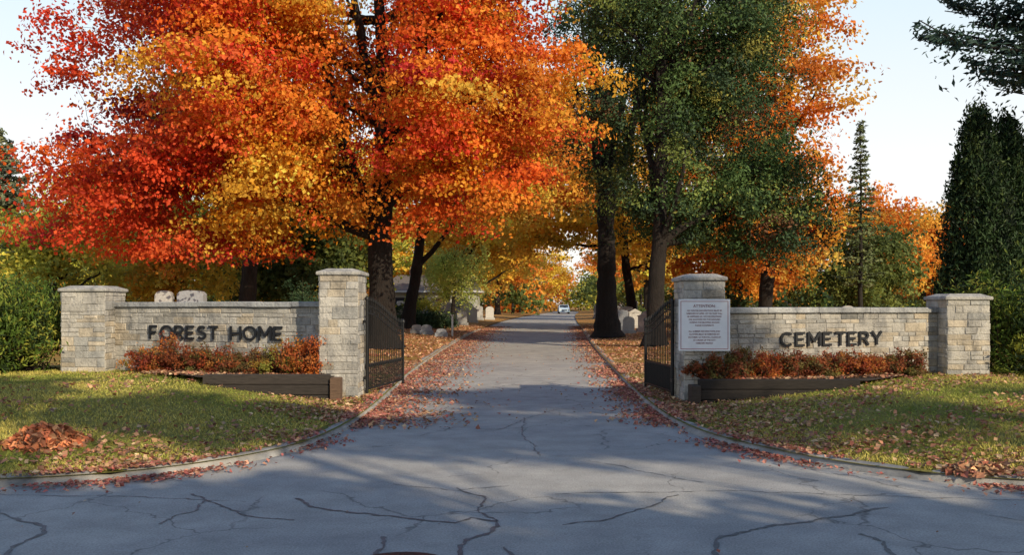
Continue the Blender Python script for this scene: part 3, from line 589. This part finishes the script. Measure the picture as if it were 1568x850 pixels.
JG=palette((.03,.06,.028,3),(.045,.08,.035,2),(.07,.1,.04,1))
for i,(x,y,rx,rz) in enumerate([(-8.4,58,2.6,.75),(-5.6,57,2.0,.55),(-10.5,64,2.5,1.4)]):
    make_shrub('juniper_shrub',[(x,y,.3+rz*.3,rx,1.2,rz)],5200,.22,.4,JG,seed=600+i,mat=M_needle,base_z=.1)
make_shrub('yew_shrub',[(-7.1,31,1.3,.62,.6,1.1)],5000,.12,.35,JG,seed=610,mat=M_needle,base_z=.1)
# unseen trees added behind the viewer, crowns placed and shaped to shade the street
BT=palette((.4,.2,.04,2),(.3,.2,.05,2)); rg=np.random.default_rng(77)
for i,x in enumerate(np.arange(3.0,30,2.9)):
    zt=8.35+rg.normal()*.16
    make_tree('unseen_shade_tree',(x,-7,0),(x,-7,8.2),.16,[(x,-7,zt,2.0,1.5,1.2),(x,-7,5.4,1.6,1.5,2)],62,.8,95,.34,BT,seed=700+i,nlimb=6,flat=.5,spc=.5)
for i,(x,y,zc,rx,rz,n) in enumerate([(8.6,-9,14.4,1.5,.45,20),(13.0,-9,13.9,2.0,.6,32),(17.0,-9,13.9,1.9,.7,34),(20.6,-9,14.3,1.5,.5,20),(22.5,-11,18.0,2.0,.45,22),(26.5,-9,14.6,1.3,.6,14),(10.0,-10,16.3,2.0,.3,18)]):
    make_tree('shadow_band_tree',(x,y,0),(x,y,zc),.17,[(x,y,zc,rx,1.4,rz)],n,.75,95,.34,BT,seed=730+i,nlimb=6,flat=.35,spc=.5,tmin=.6)  # added out of view: thin flat crowns shaped to cast shadow bands on the drive
# ------------------------------------------------------------------ gravestones
M_gran=surf_mat('granite',True,nscale=14,amt=.25,bump=.2,bscale=60,rough=.6)
def gravestone(x,y,w,h,t,kind,col,rz=0):
    mb=MB(); z0=float(lawn_h(np.array([x]),np.array([y]))[0]); bw_=w*1.25; c=np.array(col)
    box(mb,(-bw_/2,-t*.9,-.05),(bw_,0,0),(0,t*1.8,0),(0,0,.25),c*.85,0,ch=.015)
    L_=[];nn_=10
    for i in range(nn_+1):
        a=-1+2*i/nn_; x_=a*w/2
        z_={0:h-w*.3+w*.3*math.sqrt(max(0,1-a*a)),1:h-.06+.06*math.cos(a*1.5)-(.07 if abs(a)>.85 else 0),2:h-abs(a)*h*.16}[kind]; L_.append((x_,z_))
    V=[];m=nn_+1
    for yy in (-t/2,t/2): V+=[(a,yy,.205) for a,_ in L_]+[(a,yy,b) for a,b in L_]
    F=[]
    for i in range(nn_):
        F+=[[i,i+1,m+i+1,m+i],[2*m+i+1,2*m+i,3*m+i,3*m+i+1],[m+i,m+i+1,3*m+i+1,3*m+i]]
    F+=[[2*m,0,m,3*m],[nn_,2*m+nn_,3*m+nn_,m+nn_]]
    mb.add(V,F,c,0)
    if kind==2: box(mb,(-w*.56,-t*.6,h*.8),(w*1.12,0,0),(0,t*1.2,0),(0,0,.05),c*.9,0)
    o=mb.build('gravestone',[M_gran]); o.location=(x,y,z0); o.rotation_euler=(0,0,rz)
G=[(.40,.39,.38),(.30,.31,.34),(.52,.5,.47),(.36,.27,.24),(.25,.25,.26)]
R=np.random.default_rng(800)
for (x,y,w,h,t,k,c) in [(-11.4,30,.55,1.95,.3,0,0),(-10.5,30,.85,1.95,.4,1,1),(-11.0,30.6,.35,1.7,.3,2,2),(-4.3,46,.55,.5,.15,0,1),(-4.9,47,.5,.45,.15,1,0),(-3.4,44,.5,.4,.18,1,1),(6.2,52,.8,1.2,.2,1,1),(6.8,58,.8,1.3,.2,0,0),(7.4,55,.7,1.2,.2,2,2),(7.9,63,.9,1.3,.2,1,0),(6.1,62,.7,1.1,.2,0,1),(-3.6,66,.7,1.0,.2,1,0),(-4.4,72,.7,1.2,.2,0,1),(-3.2,76,.6,1.3,.2,2,2),(-4.9,80,.8,1.1,.2,1,1),(-3.1,86,.7,1.3,.2,1,0),(-2.2,90,.8,1.3,.2,0,2),(6.0,47,.6,.9,.2,0,0)]: gravestone(x,y,w,h,t,k,G[c],R.normal()*.1)
for i in range(56):
    y=R.uniform(45,110); s_=R.random()<.5
    x=(-3.4-R.random()*14) if s_ else (5.5+.03*y+R.random()*20)
    if s_ and y<56: continue
    gravestone(x,y,R.uniform(.6,1.1),R.uniform(.9,1.8),.22,R.choice([0,1,1,2]),G[R.integers(5)],R.normal()*.2)
mb=MB(); box(mb,(-2.95,44.5,.1),(.09,0,0),(0,.09,0),(0,0,1.0),(.6,.6,.58),0,ch=.01); box(mb,(-2.98,44.47,1.1),(.15,0,0),(0,.15,0),(0,0,.05),(.6,.6,.58),0,ch=.01); mb.build('marker_post',[M_paint])
# house
par=bpy.data.objects.new('bungalow_house',None); scene.collection.objects.link(par)
hx,hy=-13,92; W,Dp,Hh=9.5,8,3.0
mb=MB(); box(mb,(hx,hy,0),(W,0,0),(0,Dp,0),(0,0,Hh),(.36,.36,.33),0); mb.build('walls',[M_paint],par)
mb=MB(); o=.5; mb.add([(hx-o,hy-o,Hh),(hx+W+o,hy-o,Hh),(hx+W+o,hy+Dp+o,Hh),(hx-o,hy+Dp+o,Hh),(hx+1,hy+Dp/2,Hh+1.7),(hx+W-1,hy+Dp/2,Hh+1.7)],[[0,1,5,4],[2,3,4,5]],(.13,.12,.12)); mb.add([(hx-o,hy-o,Hh),(hx-o,hy+Dp+o,Hh),(hx+1,hy+Dp/2,Hh+1.7),(hx+W+o,hy-o,Hh),(hx+W+o,hy+Dp+o,Hh),(hx+W-1,hy+Dp/2,Hh+1.7),(hx-o,hy,Hh+.001),(hx+W+o,hy,Hh+.001)],[[0,1,2,6],[3,4,5,7]],(.13,.12,.12)); box(mb,(hx-o,hy-o,Hh-.18),(W+2*o,0,0),(0,Dp+2*o,0),(0,0,.176),(.55,.55,.55),0); mb.build('roof',[M_paint],par)
mb=MB()
for a in (1,3,7.2): box(mb,(hx+a,hy-.03,1.1),(1.3,0,0),(0,.02,0),(0,0,1.2),(1,1,1),0)
mb.build('windows',[M_glass],par)
mb=MB(); box(mb,(hx+5.3,hy-.03,.1),(.95,0,0),(0,.02,0),(0,0,2.1),(.2,.08,.05),0); box(mb,(hx+2.2,hy+4.2,Hh+.6),(.7,0,0),(0,.7,0),(0,0,1.8),(.3,.15,.1),0); mb.build('door_and_chimney',[M_paint],par)
# car far down the drive
par=bpy.data.objects.new('parked_car',None); scene.collection.objects.link(par)
mb=MB(); cx,cy=8.6,150
pf=[(0,.35),(0,.75),(.15,.95),(1.1,1.02),(1.75,1.5),(3.2,1.52),(4.1,1.05),(4.4,.95),(4.5,.4)]
V=[(cx-.88+(.14 if b>1.1 else 0),cy+a,b) for a,b in pf]+[(cx+.88-(.14 if b>1.1 else 0),cy+a,b) for a,b in pf]; m=len(pf)
F=[[i,i+1,m+i+1,m+i] for i in range(m-1)]+[[m-1,0,m,2*m-1]]
for b_ in (0,m): F+=[[b_+0,b_+1,b_+2,b_+8],[b_+2,b_+3,b_+7,b_+8],[b_+3,b_+4,b_+5,b_+6],[b_+3,b_+6,b_+7,b_+2]]
mb.add(V,F,(.4,.52,.66)); mb.build('body',[M_paint],par)
mb=MB(); mb.add([(cx-.72,cy+1.17,1.08),(cx+.72,cy+1.17,1.08),(cx+.66,cy+1.68,1.46),(cx-.66,cy+1.68,1.46)],[[0,1,2,3]]); box(mb,(cx-.45,cy-.01,.5),(.9,0,0),(0,.008,0),(0,0,.2)); mb.build('windscreen_and_grille',[M_glass],par)
mb=MB()
for s_ in (-.9,.7):
    for yy in (.85,3.6): tube(mb,[(cx+s_,cy+yy,.33),(cx+s_+.1,cy+yy,.33),(cx+s_+.2,cy+yy,.33)],[.33,.33,.33],(.02,.02,.02),0,14)
mb.build('wheels',[M_paint],par)
mb=MB()
for s_ in (-.8,.5): box(mb,(cx+s_,cy-.012,.65),(.3,0,0),(0,.01,0),(0,0,.14),(.8,.8,.8))
mb.build('headlights',[M_paint],par)
# ------------------------------------------------------------------ light, sky, camera
el=math.radians(27); az=math.atan2(.62,-.78)
S=Vector((math.sin(az)*math.cos(el),math.cos(az)*math.cos(el),math.sin(el)))
sun=bpy.data.lights.new('sun','SUN'); sun.energy=5; sun.angle=math.radians(.5); sun.color=(1,.86,.62)
so=bpy.data.objects.new('sun',sun); scene.collection.objects.link(so); so.rotation_euler=S.to_track_quat('Z','Y').to_euler(); so.location=(30,-20,30)
w=bpy.data.worlds.new('World'); scene.world=w; w.use_nodes=True; nt=w.node_tree; bg=nt.nodes['Background']
sk=nt.nodes.new('ShaderNodeTexSky'); sk.sky_type='NISHITA'; sk.sun_disc=False; sk.sun_elevation=el; sk.sun_rotation=az; sk.air_density=1.0; sk.dust_density=2.0; sk.ozone_density=1.0
tcw=nt.nodes.new('ShaderNodeTexCoord'); sp=nt.nodes.new('ShaderNodeSeparateXYZ'); nt.links.new(tcw.outputs['Generated'],sp.inputs[0])
hz=ramp(nt,sp.outputs[2],[(0,(7.6,7.4,7.1)),(.15,(7.6,7.6,7.5)),(.33,(5.6,6.8,7.4)),(.48,(1.6,2.8,4.6)),(1,(.5,1.2,2.8))])
hc=mixc(nt,.82,sk.outputs[0],hz.outputs[0])
nt.links.new(hc,bg.inputs[0]); bg.inputs[1].default_value=.15
cam=bpy.data.cameras.new('camera'); cam.sensor_width=36; cam.lens=36*1400/1568; cam.shift_y=40/1568; cam.clip_end=5000
co=bpy.data.objects.new('camera',cam); scene.collection.objects.link(co); co.location=(0,0,1.7); co.rotation_euler=(math.pi/2,0,0); scene.camera=co
scene.view_settings.view_transform='Standard'; scene.view_settings.look='None'; scene.view_settings.exposure=0
